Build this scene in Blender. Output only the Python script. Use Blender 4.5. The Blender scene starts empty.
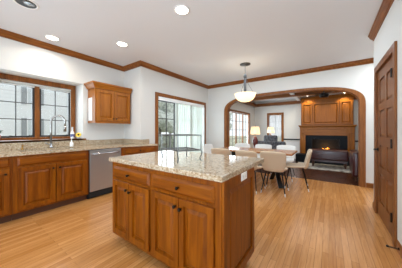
import bpy, bmesh, math, random
from mathutils import Vector, Matrix
random.seed(4)
S = bpy.context.scene
C = S.collection
PI = math.pi
H = 1.23

def lin(c):
    return tuple(((v/255)/12.92 if v/255 <= .04045 else (((v/255)+.055)/1.055)**2.4) for v in c)

# ---------------------------------------------------------------- camera, world, light
cam = bpy.data.cameras.new('camera'); co = bpy.data.objects.new('camera', cam); C.objects.link(co)
co.location = (0, 0, H); co.rotation_euler = (PI/2, 0, math.radians(35.3))
cam.sensor_width = 36; cam.lens = 180.7/402*36; cam.shift_y = -4/402; cam.clip_start = .02
S.camera = co
S.view_settings.view_transform = 'Standard'; S.view_settings.look = 'None'
S.view_settings.gamma = 1; S.view_settings.exposure = 0.54
S.view_settings.use_curve_mapping = False
S.cycles.use_denoising = True
S.cycles.max_bounces = 10; S.cycles.diffuse_bounces = 6; S.cycles.transparent_max_bounces = 24
W = bpy.data.worlds.new('sky'); S.world = W; W.use_nodes = True
wb = W.node_tree.nodes['Background']; wb.inputs[0].default_value = (.93, .96, 1, 1); wb.inputs[1].default_value = .95

def area(name, loc, rot, sx, sy, power, col=(1, 1, 1)):
    l = bpy.data.lights.new(name, 'AREA'); l.shape = 'RECTANGLE'; l.size = sx; l.size_y = sy; l.energy = power; l.color = col
    o = bpy.data.objects.new(name, l); C.objects.link(o); o.location = loc; o.rotation_euler = rot
    return o
def point(name, loc, power, col=(1, .8, .55), r=.04):
    l = bpy.data.lights.new(name, 'POINT'); l.energy = power; l.color = col; l.shadow_soft_size = r
    o = bpy.data.objects.new(name, l); C.objects.link(o); o.location = loc
    return o
# unseen fill added behind the camera, tilted up to bounce off the ceiling
area('fill_behind', (-.55, -3.2, 1.3), (PI/2+math.radians(45), 0, 0), 2.2, 1.8, 235, (.70, .86, 1))
# added soft fill below the ceilings of kitchen, table, passage and living room
area('kitchen_ceiling_fill', (-1.3, .9, 2.70), (0, 0, 0), 3.6, 3.2, 20, (.70, .86, 1))
area('dining_ceiling_fill', (-1.2, 3.7, 2.70), (0, 0, 0), 3.0, 1.6, 22, (.73, .87, 1))
area('passage_ceiling_fill', (1.2, 4.4, 2.70), (0, 0, 0), .8, 1.2, 24, (.86, .94, 1))  # unseen light added to brighten the arch wall and island side
area('living_ceiling_fill', (-.6, 7.2, 2.34), (0, 0, 0), 3.0, 1.6, 20, (1, .95, .88))
# daylight at the patio door, sink window, living room windows (outside the glass, shining in)
area('daylight_patio', (-3.9, 4.0, 1.2), (PI/2, 0, -PI/2), 2.0, 2.0, 38, (.80, .91, 1))
area('daylight_sink', (-4.75, .97, 1.6), (PI/2, 0, -PI/2), 1.0, .9, 14, (.80, .91, 1))
area('daylight_living', (-3.4, 6.8, 1.25), (PI/2+math.radians(15), 0, -PI/2), 2.0, 1.4, 55, (.84, .93, 1))

# ---------------------------------------------------------------- materials
def mat(name, col, rough=.5, metal=0, emit=None, es=1, spec=None, coat=0):
    m = bpy.data.materials.new(name); m.use_nodes = True
    b = m.node_tree.nodes['Principled BSDF']
    b.inputs['Base Color'].default_value = (*lin(col), 1)
    b.inputs['Roughness'].default_value = rough; b.inputs['Metallic'].default_value = metal
    if emit: b.inputs['Emission Color'].default_value = (*lin(emit), 1); b.inputs['Emission Strength'].default_value = es
    if spec is not None: b.inputs['Specular IOR Level'].default_value = spec
    if coat: b.inputs['Coat Weight'].default_value = coat; b.inputs['Coat Roughness'].default_value = .12
    return m
def nodes(m):
    nt = m.node_tree; return nt, nt.nodes, nt.links, nt.nodes['Principled BSDF']
def ramp(N, stops):
    r = N.new('ShaderNodeValToRGB'); e = r.color_ramp.elements
    while len(e) < len(stops): e.new(.5)
    for k, (p, c) in enumerate(stops): e[k].position = p; e[k].color = (*lin(c), 1)
    return r
def wood(name, a, b, c, axis='z', rough=.38, sc=1, spec=.28):
    m = mat(name, b, rough, spec=spec); nt, N, L, B = nodes(m)
    t = N.new('ShaderNodeTexCoord'); mp = N.new('ShaderNodeMapping')
    s = {'x': (1.2, 16, 16), 'y': (16, 1.2, 16), 'z': (16, 16, 1.2)}[axis]
    mp.inputs['Scale'].default_value = [v*sc for v in s]
    n = N.new('ShaderNodeTexNoise'); n.inputs['Scale'].default_value = 1.6; n.inputs['Detail'].default_value = 6; n.inputs['Roughness'].default_value = .6
    n.inputs['Distortion'].default_value = .6
    r = ramp(N, [(.28, a), (.5, b), (.72, c)])
    L.new(t.outputs['Object'], mp.inputs[0]); L.new(mp.outputs[0], n.inputs['Vector']); L.new(n.outputs[0], r.inputs[0]); L.new(r.outputs[0], B.inputs['Base Color'])
    return m
def cab(axis, nm): return wood(nm, (90, 41, 1), (121, 61, 2), (142, 78, 5), axis)
M = {}
M['cab_z'] = cab('z', 'cherry_cabinet_wood_upright'); M['cab_x'] = cab('x', 'cherry_cabinet_wood_along'); M['cab_y'] = cab('y', 'cherry_cabinet_wood_across')
M['cab_lit_z'] = wood('window_lit_cabinet_wood_upright', (128, 70, 16), (150, 88, 24), (168, 104, 36), 'z'); M['cab_lit_x'] = wood('window_lit_cabinet_wood_along', (128, 70, 16), (150, 88, 24), (168, 104, 36), 'y')  # cabinet wood lightened, window light on the wall cabinet put into the colour
M['fire_z'] = wood('fireplace_wood_upright', (118, 66, 8), (138, 80, 12), (156, 94, 20), 'z'); M['fire_x'] = wood('fireplace_wood_along', (118, 66, 8), (138, 80, 12), (156, 94, 20), 'x')
M['toe'] = mat('toe_kick_dark_wood', (74, 38, 16), .6)
M['trim_x'] = wood('oak_trim_x', (104, 58, 20), (130, 76, 30), (152, 94, 44), 'x')
M['trim_y'] = wood('oak_trim_y', (104, 58, 20), (130, 76, 30), (152, 94, 44), 'y')
M['trim_z'] = wood('oak_trim_z', (104, 58, 20), (130, 76, 30), (152, 94, 44), 'z')
M['door_wood'] = wood('oak_door_wood', (92, 50, 18), (118, 68, 28), (138, 84, 38), 'z')
M['sash'] = mat('white_window_sash', (222, 220, 214), .5)
M['sash_dark'] = mat('dark_window_sash', (52, 49, 48), .5)
M['beam'] = wood('dark_beam_wood', (104, 60, 28), (128, 78, 38), (150, 96, 52), 'x')
M['wall'] = mat('greige_wall_paint', (212, 210, 205), .75)
M['ceil'] = mat('ceiling_paint', (224, 227, 231), .85)
M['wains'] = mat('white_wainscot_and_beam_glare', (226, 226, 226), .5)
M['white'] = mat('white_plastic', (238, 238, 236), .4)
M['black'] = mat('black_metal', (24, 22, 21), .35, .6)
M['blackmat'] = mat('matt_black', (12, 12, 14), .7)
M['dkbronze'] = mat('dark_bronze', (30, 24, 20), .35, .7)
M['nickel'] = mat('brushed_nickel', (150, 148, 144), .28, 1)
M['chrome'] = mat('chrome', (190, 192, 194), .16, 1)
M['steel'] = mat('stainless_steel', (176, 176, 178), .3, .85)
M['wire'] = mat('pewter_wire', (96, 96, 96), .35, .8)
M['cream'] = mat('cream_upholstery', (204, 184, 158), .7)
M['offwhite'] = mat('off_white_upholstery', (226, 224, 220), .7)
M['table'] = wood('table_walnut_top', (128, 80, 46), (156, 102, 62), (176, 122, 80), 'x', .25)
M['leather'] = mat('burgundy_leather', (62, 22, 20), .28)
M['granite_black'] = mat('black_granite', (10, 13, 18), .5, spec=.2)
M['log'] = mat('charred_log', (44, 30, 22), .9)
M['flame'] = mat('gas_flame', (255, 150, 40), .5, emit=(255, 140, 40), es=5)
M['lampbase'] = mat('red_brown_ceramic', (92, 30, 22), .2)
M['brass'] = mat('brass', (170, 130, 70), .3, .9)
M['can_on'] = mat('lit_lamp_face', (255, 250, 240), .5, emit=(255, 246, 230), es=7)
M['can_dark'] = mat('dark_can_baffle', (26, 26, 28), .5)
M['reflector'] = mat('reflector_grey', (120, 122, 124), .25, .8)
M['siding'] = mat('white_clapboard', (238, 240, 242), .7)
M['shutter'] = mat('grey_shutter', (150, 154, 158), .6)
M['petal'] = mat('yellow_petal', (244, 208, 60), .6)
M['seed'] = mat('sunflower_disc', (70, 46, 20), .8)
M['leaf'] = mat('blue_green_leaf', (74, 104, 92), .6)
M['pot'] = mat('terracotta', (176, 104, 70), .7)
M['purple'] = mat('plum_cushion', (84, 50, 84), .8)
M['gravel'] = mat('deck_boards', (196, 186, 168), .8)
M['railgrey'] = mat('deck_rail_grey', (128, 130, 128), .6)
M['lawn'] = mat('dormant_lawn', (188, 184, 156), .95)
M['bark'] = mat('grey_bark', (112, 104, 96), .9)
M['ceramic'] = mat('white_ceramic', (232, 232, 230), .25)
M['blue'] = mat('blue_label', (92, 96, 140), .5)
M['fanblade'] = mat('dark_fan_blade', (46, 32, 24), .4)

def translucent(name, col, tr=.5, transp=0.0, emit=None, es=0):
    m = bpy.data.materials.new(name); m.use_nodes = True; nt = m.node_tree; N = nt.nodes; L = nt.links
    N.remove(N['Principled BSDF']); out = N['Material Output']
    d = N.new('ShaderNodeBsdfDiffuse'); t = N.new('ShaderNodeBsdfTranslucent'); mx = N.new('ShaderNodeMixShader')
    d.inputs[0].default_value = (*lin(col), 1); t.inputs[0].default_value = (*lin(col), 1); mx.inputs[0].default_value = tr
    L.new(d.outputs[0], mx.inputs[1]); L.new(t.outputs[0], mx.inputs[2]); last = mx
    if transp:
        tp = N.new('ShaderNodeBsdfTransparent'); m2 = N.new('ShaderNodeMixShader'); m2.inputs[0].default_value = transp
        L.new(last.outputs[0], m2.inputs[1]); L.new(tp.outputs[0], m2.inputs[2]); last = m2
    if emit:
        e = N.new('ShaderNodeEmission'); e.inputs[0].default_value = (*lin(emit), 1); e.inputs[1].default_value = es
        a = N.new('ShaderNodeAddShader'); L.new(last.outputs[0], a.inputs[0]); L.new(e.outputs[0], a.inputs[1]); last = a
    L.new(last.outputs[0], out.inputs[0])
    return m
M['blind'] = translucent('sheer_white_blind', (212, 217, 210), .5, .4)
M['shade'] = translucent('cream_lamp_shade', (236, 226, 204), .5, 0, (255, 222, 170), .25)
M['bowl'] = translucent('alabaster_glass', (244, 234, 212), .5, 0, (255, 236, 200), .45)
M['rollershade'] = translucent('window_roller_shade', (232, 232, 228), .4)
M['lace'] = translucent('lace_curtain', (220, 220, 220), .5, .65)
def glass(name):
    m = bpy.data.materials.new(name); m.use_nodes = True; nt = m.node_tree; N = nt.nodes; L = nt.links
    N.remove(N['Principled BSDF'])
    g = N.new('ShaderNodeBsdfGlossy'); g.inputs['Roughness'].default_value = .02
    t = N.new('ShaderNodeBsdfTransparent'); t.inputs[0].default_value = (.96, .98, .98, 1)
    lw = N.new('ShaderNodeLayerWeight'); lw.inputs[0].default_value = .5
    pw = N.new('ShaderNodeMath'); pw.operation = 'POWER'; pw.inputs[1].default_value = 5
    f = N.new('ShaderNodeMath'); f.operation = 'MULTIPLY_ADD'; f.inputs[1].default_value = .6; f.inputs[2].default_value = .03
    L.new(lw.outputs['Facing'], pw.inputs[0]); L.new(pw.outputs[0], f.inputs[0])
    mx = N.new('ShaderNodeMixShader')
    L.new(f.outputs[0], mx.inputs[0]); L.new(t.outputs[0], mx.inputs[1]); L.new(g.outputs[0], mx.inputs[2]); L.new(mx.outputs[0], N['Material Output'].inputs[0])
    return m
M['glass'] = glass('window_glass')

def granite():
    m = mat('speckled_granite', (176, 158, 134), .08); nt, N, L, B = nodes(m)
    t = N.new('ShaderNodeTexCoord')
    n1 = N.new('ShaderNodeTexNoise'); n1.inputs['Scale'].default_value = 60; n1.inputs['Detail'].default_value = 4; n1.inputs['Roughness'].default_value = .7
    r1 = ramp(N, [(.30, (84, 62, 44)), (.41, (158, 132, 102)), (.52, (190, 172, 146)), (.68, (208, 198, 182))])
    v = N.new('ShaderNodeTexVoronoi'); v.inputs['Scale'].default_value = 90
    r2 = ramp(N, [(.0, (46, 36, 30)), (.16, (200, 190, 175)), (.6, (235, 230, 222))])
    mx = N.new('ShaderNodeMix'); mx.data_type = 'RGBA'; mx.blend_type = 'MULTIPLY'; mx.inputs[0].default_value = .4
    L.new(t.outputs['Object'], n1.inputs['Vector']); L.new(t.outputs['Object'], v.inputs['Vector'])
    L.new(n1.outputs[0], r1.inputs[0]); L.new(v.outputs['Distance'], r2.inputs[0])
    L.new(r1.outputs[0], mx.inputs[6]); L.new(r2.outputs[0], mx.inputs[7]); L.new(mx.outputs[2], B.inputs['Base Color'])
    return m
M['granite'] = granite()

def planks(name, c1, c2, c3, rough, row=.057, ln=1.1):
    m = mat(name, c2, rough); nt, N, L, B = nodes(m)
    t = N.new('ShaderNodeTexCoord'); sp = N.new('ShaderNodeSeparateXYZ'); cb = N.new('ShaderNodeCombineXYZ')
    L.new(t.outputs['Object'], sp.inputs[0]); L.new(sp.outputs[1], cb.inputs[0]); L.new(sp.outputs[0], cb.inputs[1])
    b = N.new('ShaderNodeTexBrick'); b.inputs['Scale'].default_value = 1; b.inputs['Brick Width'].default_value = ln; b.inputs['Row Height'].default_value = row
    b.inputs['Mortar Size'].default_value = .0012; b.inputs['Mortar Smooth'].default_value = .1; b.inputs['Bias'].default_value = 0
    b.offset = .37; b.inputs['Color1'].default_value = (*lin(c1), 1); b.inputs['Color2'].default_value = (*lin(c3), 1); b.inputs['Mortar'].default_value = (*lin([v*.66 for v in c1]), 1)
    mp = N.new('ShaderNodeMapping'); mp.inputs['Scale'].default_value = (22, 1.6, 1)
    n = N.new('ShaderNodeTexNoise'); n.inputs['Scale'].default_value = 2.2; n.inputs['Detail'].default_value = 6; n.inputs['Distortion'].default_value = .8
    r = ramp(N, [(.3, (222, 212, 198)), (.65, (255, 255, 255))])
    mx = N.new('ShaderNodeMix'); mx.data_type = 'RGBA'; mx.blend_type = 'MULTIPLY'; mx.inputs[0].default_value = .8
    L.new(cb.outputs[0], b.inputs['Vector']); L.new(t.outputs['Object'], mp.inputs[0]); L.new(mp.outputs[0], n.inputs['Vector']); L.new(n.outputs[0], r.inputs[0])
    L.new(b.outputs['Color'], mx.inputs[6]); L.new(r.outputs[0], mx.inputs[7]); L.new(mx.outputs[2], B.inputs['Base Color'])
    return m
M['floor'] = planks('honey_oak_strip_floor', (184, 124, 64), (196, 135, 74), (208, 149, 90), .24)
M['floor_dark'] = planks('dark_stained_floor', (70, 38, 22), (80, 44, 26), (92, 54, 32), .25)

def pattern(name, a, b, scale, rough=.9):
    m = mat(name, a, rough); nt, N, L, B = nodes(m)
    t = N.new('ShaderNodeTexCoord'); v = N.new('ShaderNodeTexVoronoi'); v.inputs['Scale'].default_value = scale
    r = ramp(N, [(.25, a), (.6, b)]); L.new(t.outputs['Object'], v.inputs['Vector']); L.new(v.outputs['Distance'], r.inputs[0]); L.new(r.outputs[0], B.inputs['Base Color'])
    return m
M['rug'] = pattern('grey_patterned_rug', (110, 104, 98), (176, 172, 164), 9)
M['sofafab'] = pattern('charcoal_patterned_fabric', (36, 36, 42), (96, 98, 104), 26)
M['hedge'] = pattern('hedge_green', (120, 128, 110), (160, 166, 148), 6)
M['crown_leaf'] = pattern('tree_leaf_mass', (168, 174, 164), (206, 210, 202), 5)

# ---------------------------------------------------------------- mesh helpers
def B_(): return bmesh.new()
def box(bm, x0, x1, y0, y1, z0, z1):
    v = [bm.verts.new((x, y, z)) for x in (x0, x1) for y in (y0, y1) for z in (z0, z1)]
    for f in ((0, 1, 3, 2), (4, 6, 7, 5), (0, 4, 5, 1), (2, 3, 7, 6), (0, 2, 6, 4), (1, 5, 7, 3)):
        bm.faces.new([v[i] for i in f])
    return bm
def bx(*a): return box(B_(), *a)
def prism(bm, pts, z0, z1):
    a = [bm.verts.new((x, y, z0)) for x, y in pts]; b = [bm.verts.new((x, y, z1)) for x, y in pts]; n = len(pts)
    bm.faces.new(a); bm.faces.new(b)
    for i in range(n): bm.faces.new((a[i], a[(i+1) % n], b[(i+1) % n], b[i]))
    return bm
def tube(bm, pts, r, n=8, closed=False):
    pts = [Vector(p) for p in pts]; rs = r if isinstance(r, (list, tuple)) else [r]*len(pts); rings = []; m = len(pts)
    up = None
    for i, p in enumerate(pts):
        if closed: d = pts[(i+1) % m]-pts[i-1]
        else: d = pts[min(i+1, m-1)]-pts[max(i-1, 0)]
        d.normalize()
        if up is None: up = Vector((0, 0, 1)) if abs(d.z) < .9 else Vector((1, 0, 0))
        a = d.cross(up).normalized(); up = a.cross(d).normalized(); b = up
        rings.append([bm.verts.new(p+(a*math.cos(2*PI*k/n)+b*math.sin(2*PI*k/n))*rs[i]) for k in range(n)])
    for i in range(m if closed else m-1):
        A, D = rings[i], rings[(i+1) % m]
        for k in range(n): bm.faces.new((A[k], A[(k+1) % n], D[(k+1) % n], D[k]))
    if not closed: bm.faces.new(rings[0]); bm.faces.new(rings[-1])
    return bm
def lathe(bm, prof, c=(0, 0, 0), n=24, axis='z'):
    rings = []
    def P(r, h, k):
        a = 2*PI*k/n; u, v = r*math.cos(a), r*math.sin(a)
        q = {'z': (u, v, h), 'y': (u, h, v), 'x': (h, u, v)}[axis]
        return (q[0]+c[0], q[1]+c[1], q[2]+c[2])
    for r, h in prof:
        rings.append([bm.verts.new(P(0, h, 0))] if r < 1e-6 else [bm.verts.new(P(r, h, k)) for k in range(n)])
    for A, D in zip(rings, rings[1:]):
        for k in range(n):
            k2 = (k+1) % n
            q = ([A[0]] if len(A) == 1 else [A[k], A[k2]]) + ([D[0]] if len(D) == 1 else [D[k2], D[k]])
            if len(q) > 2: bm.faces.new(q)
    for R in (rings[0], rings[-1]):
        if len(R) > 1 and R is not None:
            try: bm.faces.new(R)
            except ValueError: pass
    return bm
def beam(bm, p, q, w, h):
    p, q = Vector(p), Vector(q); d = (q-p).normalized(); up = Vector((0, 0, 1)) if abs(d.z) < .95 else Vector((0, 1, 0))
    a = d.cross(up).normalized()*w/2; b = a.cross(d).normalized()*h/2
    r = [[bm.verts.new(c+s*a+t*b) for s, t in ((-1, -1), (1, -1), (1, 1), (-1, 1))] for c in (p, q)]
    for k in range(4): bm.faces.new((r[0][k], r[0][(k+1) % 4], r[1][(k+1) % 4], r[1][k]))
    bm.faces.new(r[0]); bm.faces.new(r[1]); return bm
def sweep(bm, path, prof, z0, side=1):
    """profile (out, dz) along an xy path, mitred"""
    path = [Vector(p) for p in path]; rings = []
    for i, p in enumerate(path):
        ns = []
        for a, b in ((i-1, i), (i, i+1)):
            if a >= 0 and b < len(path):
                d = (path[b]-path[a]).normalized(); ns.append(Vector((-d.y, d.x))*side)
        m = ns[0] if len(ns) == 1 else (ns[0]+ns[1])/(1+ns[0].dot(ns[1]))
        rings.append([bm.verts.new((p.x+m.x*o, p.y+m.y*o, z0+dz)) for o, dz in prof])
    n = len(prof)
    for A, D in zip(rings, rings[1:]):
        for k in range(n): bm.faces.new((A[k], A[(k+1) % n], D[(k+1) % n], D[k]))
    bm.faces.new(rings[0]); bm.faces.new(rings[-1]); return bm
class Fr:   # a wall-like frame: a along u, b up, c outward n
    def __init__(s, o, u, n): s.o, s.u, s.n = Vector(o), Vector(u), Vector(n)
    def p(s, a, b, c): return s.o+s.u*a+Vector((0, 0, b))+s.n*c
def fbox(bm, F, a0, a1, b0, b1, c0, c1):
    v = [bm.verts.new(F.p(a, b, c)) for a in (a0, a1) for b in (b0, b1) for c in (c0, c1)]
    for f in ((0, 1, 3, 2), (4, 6, 7, 5), (0, 4, 5, 1), (2, 3, 7, 6), (0, 2, 6, 4), (1, 5, 7, 3)): bm.faces.new([v[i] for i in f])
    return bm
def rings(bm, F, a0, a1, b0, b1, steps, base=0, sides=True):
    """nested rectangles: steps = [(inset, height)...]; outermost drops to base"""
    R = []
    lst = ([(0, base)] if sides else [])+list(steps)
    for ins, h in lst:
        R.append([bm.verts.new(F.p(a, b, h)) for a, b in ((a0+ins, b0+ins), (a1-ins, b0+ins), (a1-ins, b1-ins), (a0+ins, b1-ins))])
    for A, D in zip(R, R[1:]):
        for k in range(4): bm.faces.new((A[k], A[(k+1) % 4], D[(k+1) % 4], D[k]))
    bm.faces.new(R[-1])
    if sides: bm.faces.new(R[0])
    return bm
RAISED = [(0, .019), (.003, .023), (.055, .023), (.060, .002), (.070, .002), (.096, .015), (.100, .015)]
SLAB = [(0, .006), (.018, .020), (.022, .020)]

def wloc(o):
    v = Vector((0, 0, 0))
    while o: v += o.location; o = o.parent
    return v
def obj(name, bm, m, parent=None, smooth=False, bevel=0, local=False):
    if parent is not None and not local: bmesh.ops.translate(bm, vec=-wloc(parent), verts=bm.verts)
    bmesh.ops.recalc_face_normals(bm, faces=bm.faces)
    me = bpy.data.meshes.new(name); bm.to_mesh(me); bm.free()
    if isinstance(m, list):
        for k in m: me.materials.append(k)
    else: me.materials.append(m)
    if smooth:
        for p in me.polygons: p.use_smooth = True
    o = bpy.data.objects.new(name, me); C.objects.link(o)
    if parent is not None: o.parent = parent
    if bevel:
        b = o.modifiers.new('bevel', 'BEVEL'); b.width = bevel; b.segments = 2; b.limit_method = 'ANGLE'
    return o
def thing(name, label, cat, loc=(0, 0, 0), group=None, rz=0):
    o = bpy.data.objects.new(name, None); C.objects.link(o); o.location = loc; o.rotation_euler.z = rz; o.empty_display_size = .1
    o['label'] = label; o['category'] = cat
    if group: o['group'] = group
    return o
def tag(o, label, cat, group=None, kind=None):
    o['label'] = label; o['category'] = cat
    if group: o['group'] = group
    if kind: o['kind'] = kind
    return o
def struct(name, bm, m, parent=None, **k):
    o = obj(name, bm, m, parent, **k)
    if parent is None: o['kind'] = 'structure'
    return o
def kids(o): return [c for c in bpy.data.objects if c.parent == o]
def dup(root, loc, rz, label, group=None):
    r = root.copy(); C.objects.link(r); r.location = loc; r.rotation_euler.z = rz; r['label'] = label
    if group: r['group'] = group
    for ch in kids(root):
        c = ch.copy(); C.objects.link(c); c.parent = r
        for g in kids(ch):
            d = g.copy(); C.objects.link(d); d.parent = c
    return r
def srt(name, loc=(0, 0, 0)):
    o = bpy.data.objects.new(name, None); C.objects.link(o); o.location = loc; o['kind'] = 'structure'; return o

# ---------------------------------------------------------------- room shell
XS, XR, XD, YJ, YA, YA2, XW, ZC = -4.05, -4.39, -3.40, 2.50, 5.22, 5.36, .58, 2.74
struct('floor', bx(-4.9, 2.2, -3.4, YA+.02, -.1, 0), M['floor'])
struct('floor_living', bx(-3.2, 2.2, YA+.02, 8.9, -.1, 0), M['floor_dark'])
struct('ceiling', bx(-4.2, 1.9, -3.4, YA2, ZC, ZC+.1), M['ceil'])
struct('ceiling_living', bx(-3.1, 2.1, YA2, 8.75, 2.56, 2.66), M['ceil'])
# sink wall with the window recess
bm = B_()
RY0, RY1, RZ0, RZ1 = .32, 1.60, 1.03, 2.16
box(bm, XS-.12, XS, -3.4, RY0, 0, ZC); box(bm, XS-.12, XS, RY1, YJ+.1, 0, ZC)
box(bm, XS-.12, XS, RY0, RY1, 0, RZ0); box(bm, XS-.12, XS, RY0, RY1, RZ1, ZC)
box(bm, XR-.1, XS-.12, RY0-.1, RY0, RZ0-.1, RZ1+.1); box(bm, XR-.1, XS-.12, RY1, RY1+.1, RZ0-.1, RZ1+.1)
box(bm, XR-.1, XS-.12, RY0, RY1, RZ1, RZ1+.1); box(bm, XR-.1, XS-.12, RY0, RY1, RZ0-.1, RZ0)
box(bm, XR-.1, XR, RY0, .46, RZ0, RZ1); box(bm, XR-.1, XR, 1.50, RY1, RZ0, RZ1)
box(bm, XR-.1, XR, .46, 1.50, 2.08, RZ1); box(bm, XR-.1, XR, .46, 1.50, RZ0, 1.09)
struct('wall_left', bm, M['wall'])
struct('wall_back', bx(XS, 1.75, -3.5, -3.4, 0, ZC), M['wall'])
struct('wall_return', bx(XS, XD-.12, YJ, YJ+.1, 0, ZC), M['wall'])
bm = B_()
box(bm, XD-.12, XD, YJ, 2.98, 0, ZC); box(bm, XD-.12, XD, 4.98, YA, 0, ZC); box(bm, XD-.12, XD, 2.98, 4.98, 2.06, ZC)
struct('wall_dining', bm, M['wall'])
# arch wall
def arch(ins, n=48):
    hw, hz, cx, zc, p = 1.706-ins, .51-ins*.6, -1.061, 1.77, 3.1; P = [(cx-hw, 0), (cx-hw, .9)]
    for k in range(n+1):
        a = PI-PI*k/n; c, sn = math.cos(a), max(0, math.sin(a))
        P.append((cx+hw*math.copysign(abs(c)**(2/p), c), zc+hz*sn**(2/p)))
    return P+[(cx+hw, .9), (cx+hw, 0)]
A0, A1, A2 = arch(0), arch(.085), arch(.095)
bm = B_()
def xz_band(bm, P, Q, y0, y1):
    a = [[bm.verts.new((x, y, z)) for x, z in L_] for L_ in (P, Q) for y in (y0, y1)]  # P@y0,P@y1,Q@y0,Q@y1
    n = len(P)
    for i in range(n-1):
        for s, t in ((0, 1), (1, 3), (3, 2), (2, 0)): bm.faces.new((a[s][i], a[s][i+1], a[t][i+1], a[t][i]))
    for i in (0, n-1): bm.faces.new((a[0][i], a[1][i], a[3][i], a[2][i]))
out = []
n = len(A1)
for i, (x, z) in enumerate(A1):
    if i < 2: out.append((XD, z))
    elif i > n-3: out.append((2.0, z))
    else:
        s = (i-2)/(n-5); out.append((XD+(2.0-XD)*s, ZC))
out[1] = (XD, .9); out[n-2] = (2.0, .9)
# wall polygon in strips
xz_band(bm, out, A1, YA, YA2)
box(bm, XD-.12, XD, YA, YA2, 0, ZC)
struct('wall_arch', bm, M['wall'])
bm = B_(); xz_band(bm, A0, A2, YA-.022, YA); xz_band(bm, A0, A2, YA2, YA2+.022)
ac = struct('trim_arch', bm, M['trim_z'])
bm = B_(); xz_band(bm, A1, arch(.105), YA-.012, YA2+.012); struct('trim_arch_jamb', bm, M['trim_z'])
# right wall (with door), its end and the passage behind
DY0, DY1, DZ = 2.80, 3.67, 2.07
bm = B_(); box(bm, XW, XW+.12, -3.4, DY0-.02, 0, ZC); box(bm, XW, XW+.12, DY1+.02, 3.93, 0, ZC); box(bm, XW, XW+.12, DY0-.02, DY1+.02, DZ+.02, ZC)
struct('wall_right', bm, M['wall'])
struct('wall_passage', bx(1.75, 1.85, -3.4, YA, 0, ZC), M['wall'])
# living room
bm = B_(); box(bm, -3.03, -2.91, YA2, 5.83, 0, 2.56); box(bm, -3.03, -2.91, 7.85, 8.6, 0, 2.56); box(bm, -3.03, -2.91, 5.83, 7.85, 1.92, 2.56); box(bm, -3.03, -2.91, 5.83, 7.85, 0, .55)
struct('wall_living_left', bm, M['wall'])
bm = B_(); box(bm, -3.03, -2.27, 8.6, 8.72, 0, 2.56); box(bm, -1.69, 2.1, 8.6, 8.72, 0, 2.56); box(bm, -2.27, -1.69, 8.6, 8.72, 1.94, 2.56); box(bm, -2.27, -1.69, 8.6, 8.72, 0, .62)
struct('wall_living_back', bm, M['wall'])
struct('wall_living_right', bx(2.0, 2.1, YA2, 8.6, 0, 2.56), M['wall'])
# crown mouldings, baseboards, chair rail
CP = [(0, 0), (.068, 0), (.068, -.014), (.058, -.024), (.048, -.05), (.022, -.076), (.012, -.082), (.012, -.098), (0, -.098)]
struct('trim_1', sweep(B_(), [(XS, -3.3), (XS, YJ), (XD, YJ), (XD, YA), (1.7, YA)], CP, ZC, -1), M['trim_y'])
struct('trim_2', sweep(B_(), [(XW, 3.93), (XW, -3.3)], CP, ZC, -1), M['trim_y'])
BP = [(0, 0), (.014, 0), (.014, .08), (.006, .1), (0, .1)]
struct('baseboard_dining', sweep(B_(), [(XD, 2.74), (XD, 2.88)], BP, 0, -1), M['trim_y'])
struct('baseboard_arch', sweep(B_(), [(.65, YA), (1.75, YA)], BP, 0, -1), M['trim_x'])
struct('baseboard_arch_left', sweep(B_(), [(XD, 5.07), (XD, YA), (-2.77, YA)], BP, 0, -1), M['trim_x'])
struct('baseboard_right', sweep(B_(), [(XW, DY0-.11), (XW, -3.3)], BP, 0, -1), M['trim_y'])
struct('baseboard_right_end', sweep(B_(), [(XW, 3.93), (XW, DY1+.11)], BP, 0, -1), M['trim_y'])
struct('trim_chair_rail', box(bx(-1.62, -.98, 8.565, 8.6, .80, .85), .76, 2.0, 8.565, 8.6, .80, .85), M['blackmat'])
bm = B_()
for a, b in ((-2.9, -1.62), (-1.6, -.98), (.78, 1.3), (1.35, 2.0)):
    box(bm, a, b, 8.585, 8.6, 0, .12)
rings(bm, Fr((0, 8.6, 0), (1, 0, 0), (0, -1, 0)), -1.52, -1.04, .2, .72, [(0, .01), (.02, .012), (.03, .004), (.04, .004)], 0)
rings(bm, Fr((0, 8.6, 0), (1, 0, 0), (0, -1, 0)), .86, 1.5, .2, .72, [(0, .01), (.02, .012), (.03, .004), (.04, .004)], 0)
struct('baseboard_living', bm, M['wains'])
# coffer beams of the living room ceiling
bm = B_()
box(bm, -2.91, 2.0, 8.50, 8.6, 2.33, 2.46); box(bm, -2.91, 2.0, 6.92, 7.06, 2.39, 2.56)
box(bm, -2.91, -2.81, YA2, 8.5, 2.33, 2.46)
struct('trim_coffer_beams', bm, M['beam'])
bm = B_(); box(bm, -1.08, -.96, YA2, 6.92, 2.44, 2.56); box(bm, -1.08, -.96, 7.06, 8.5, 2.44, 2.56); box(bm, .86, 1.0, YA2, 6.92, 2.44, 2.56); box(bm, .86, 1.0, 7.06, 8.5, 2.44, 2.56)
struct('trim_coffer_cross_beams', bm, M['wains'])  # window glare on the wood beams put into a white colour

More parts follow.
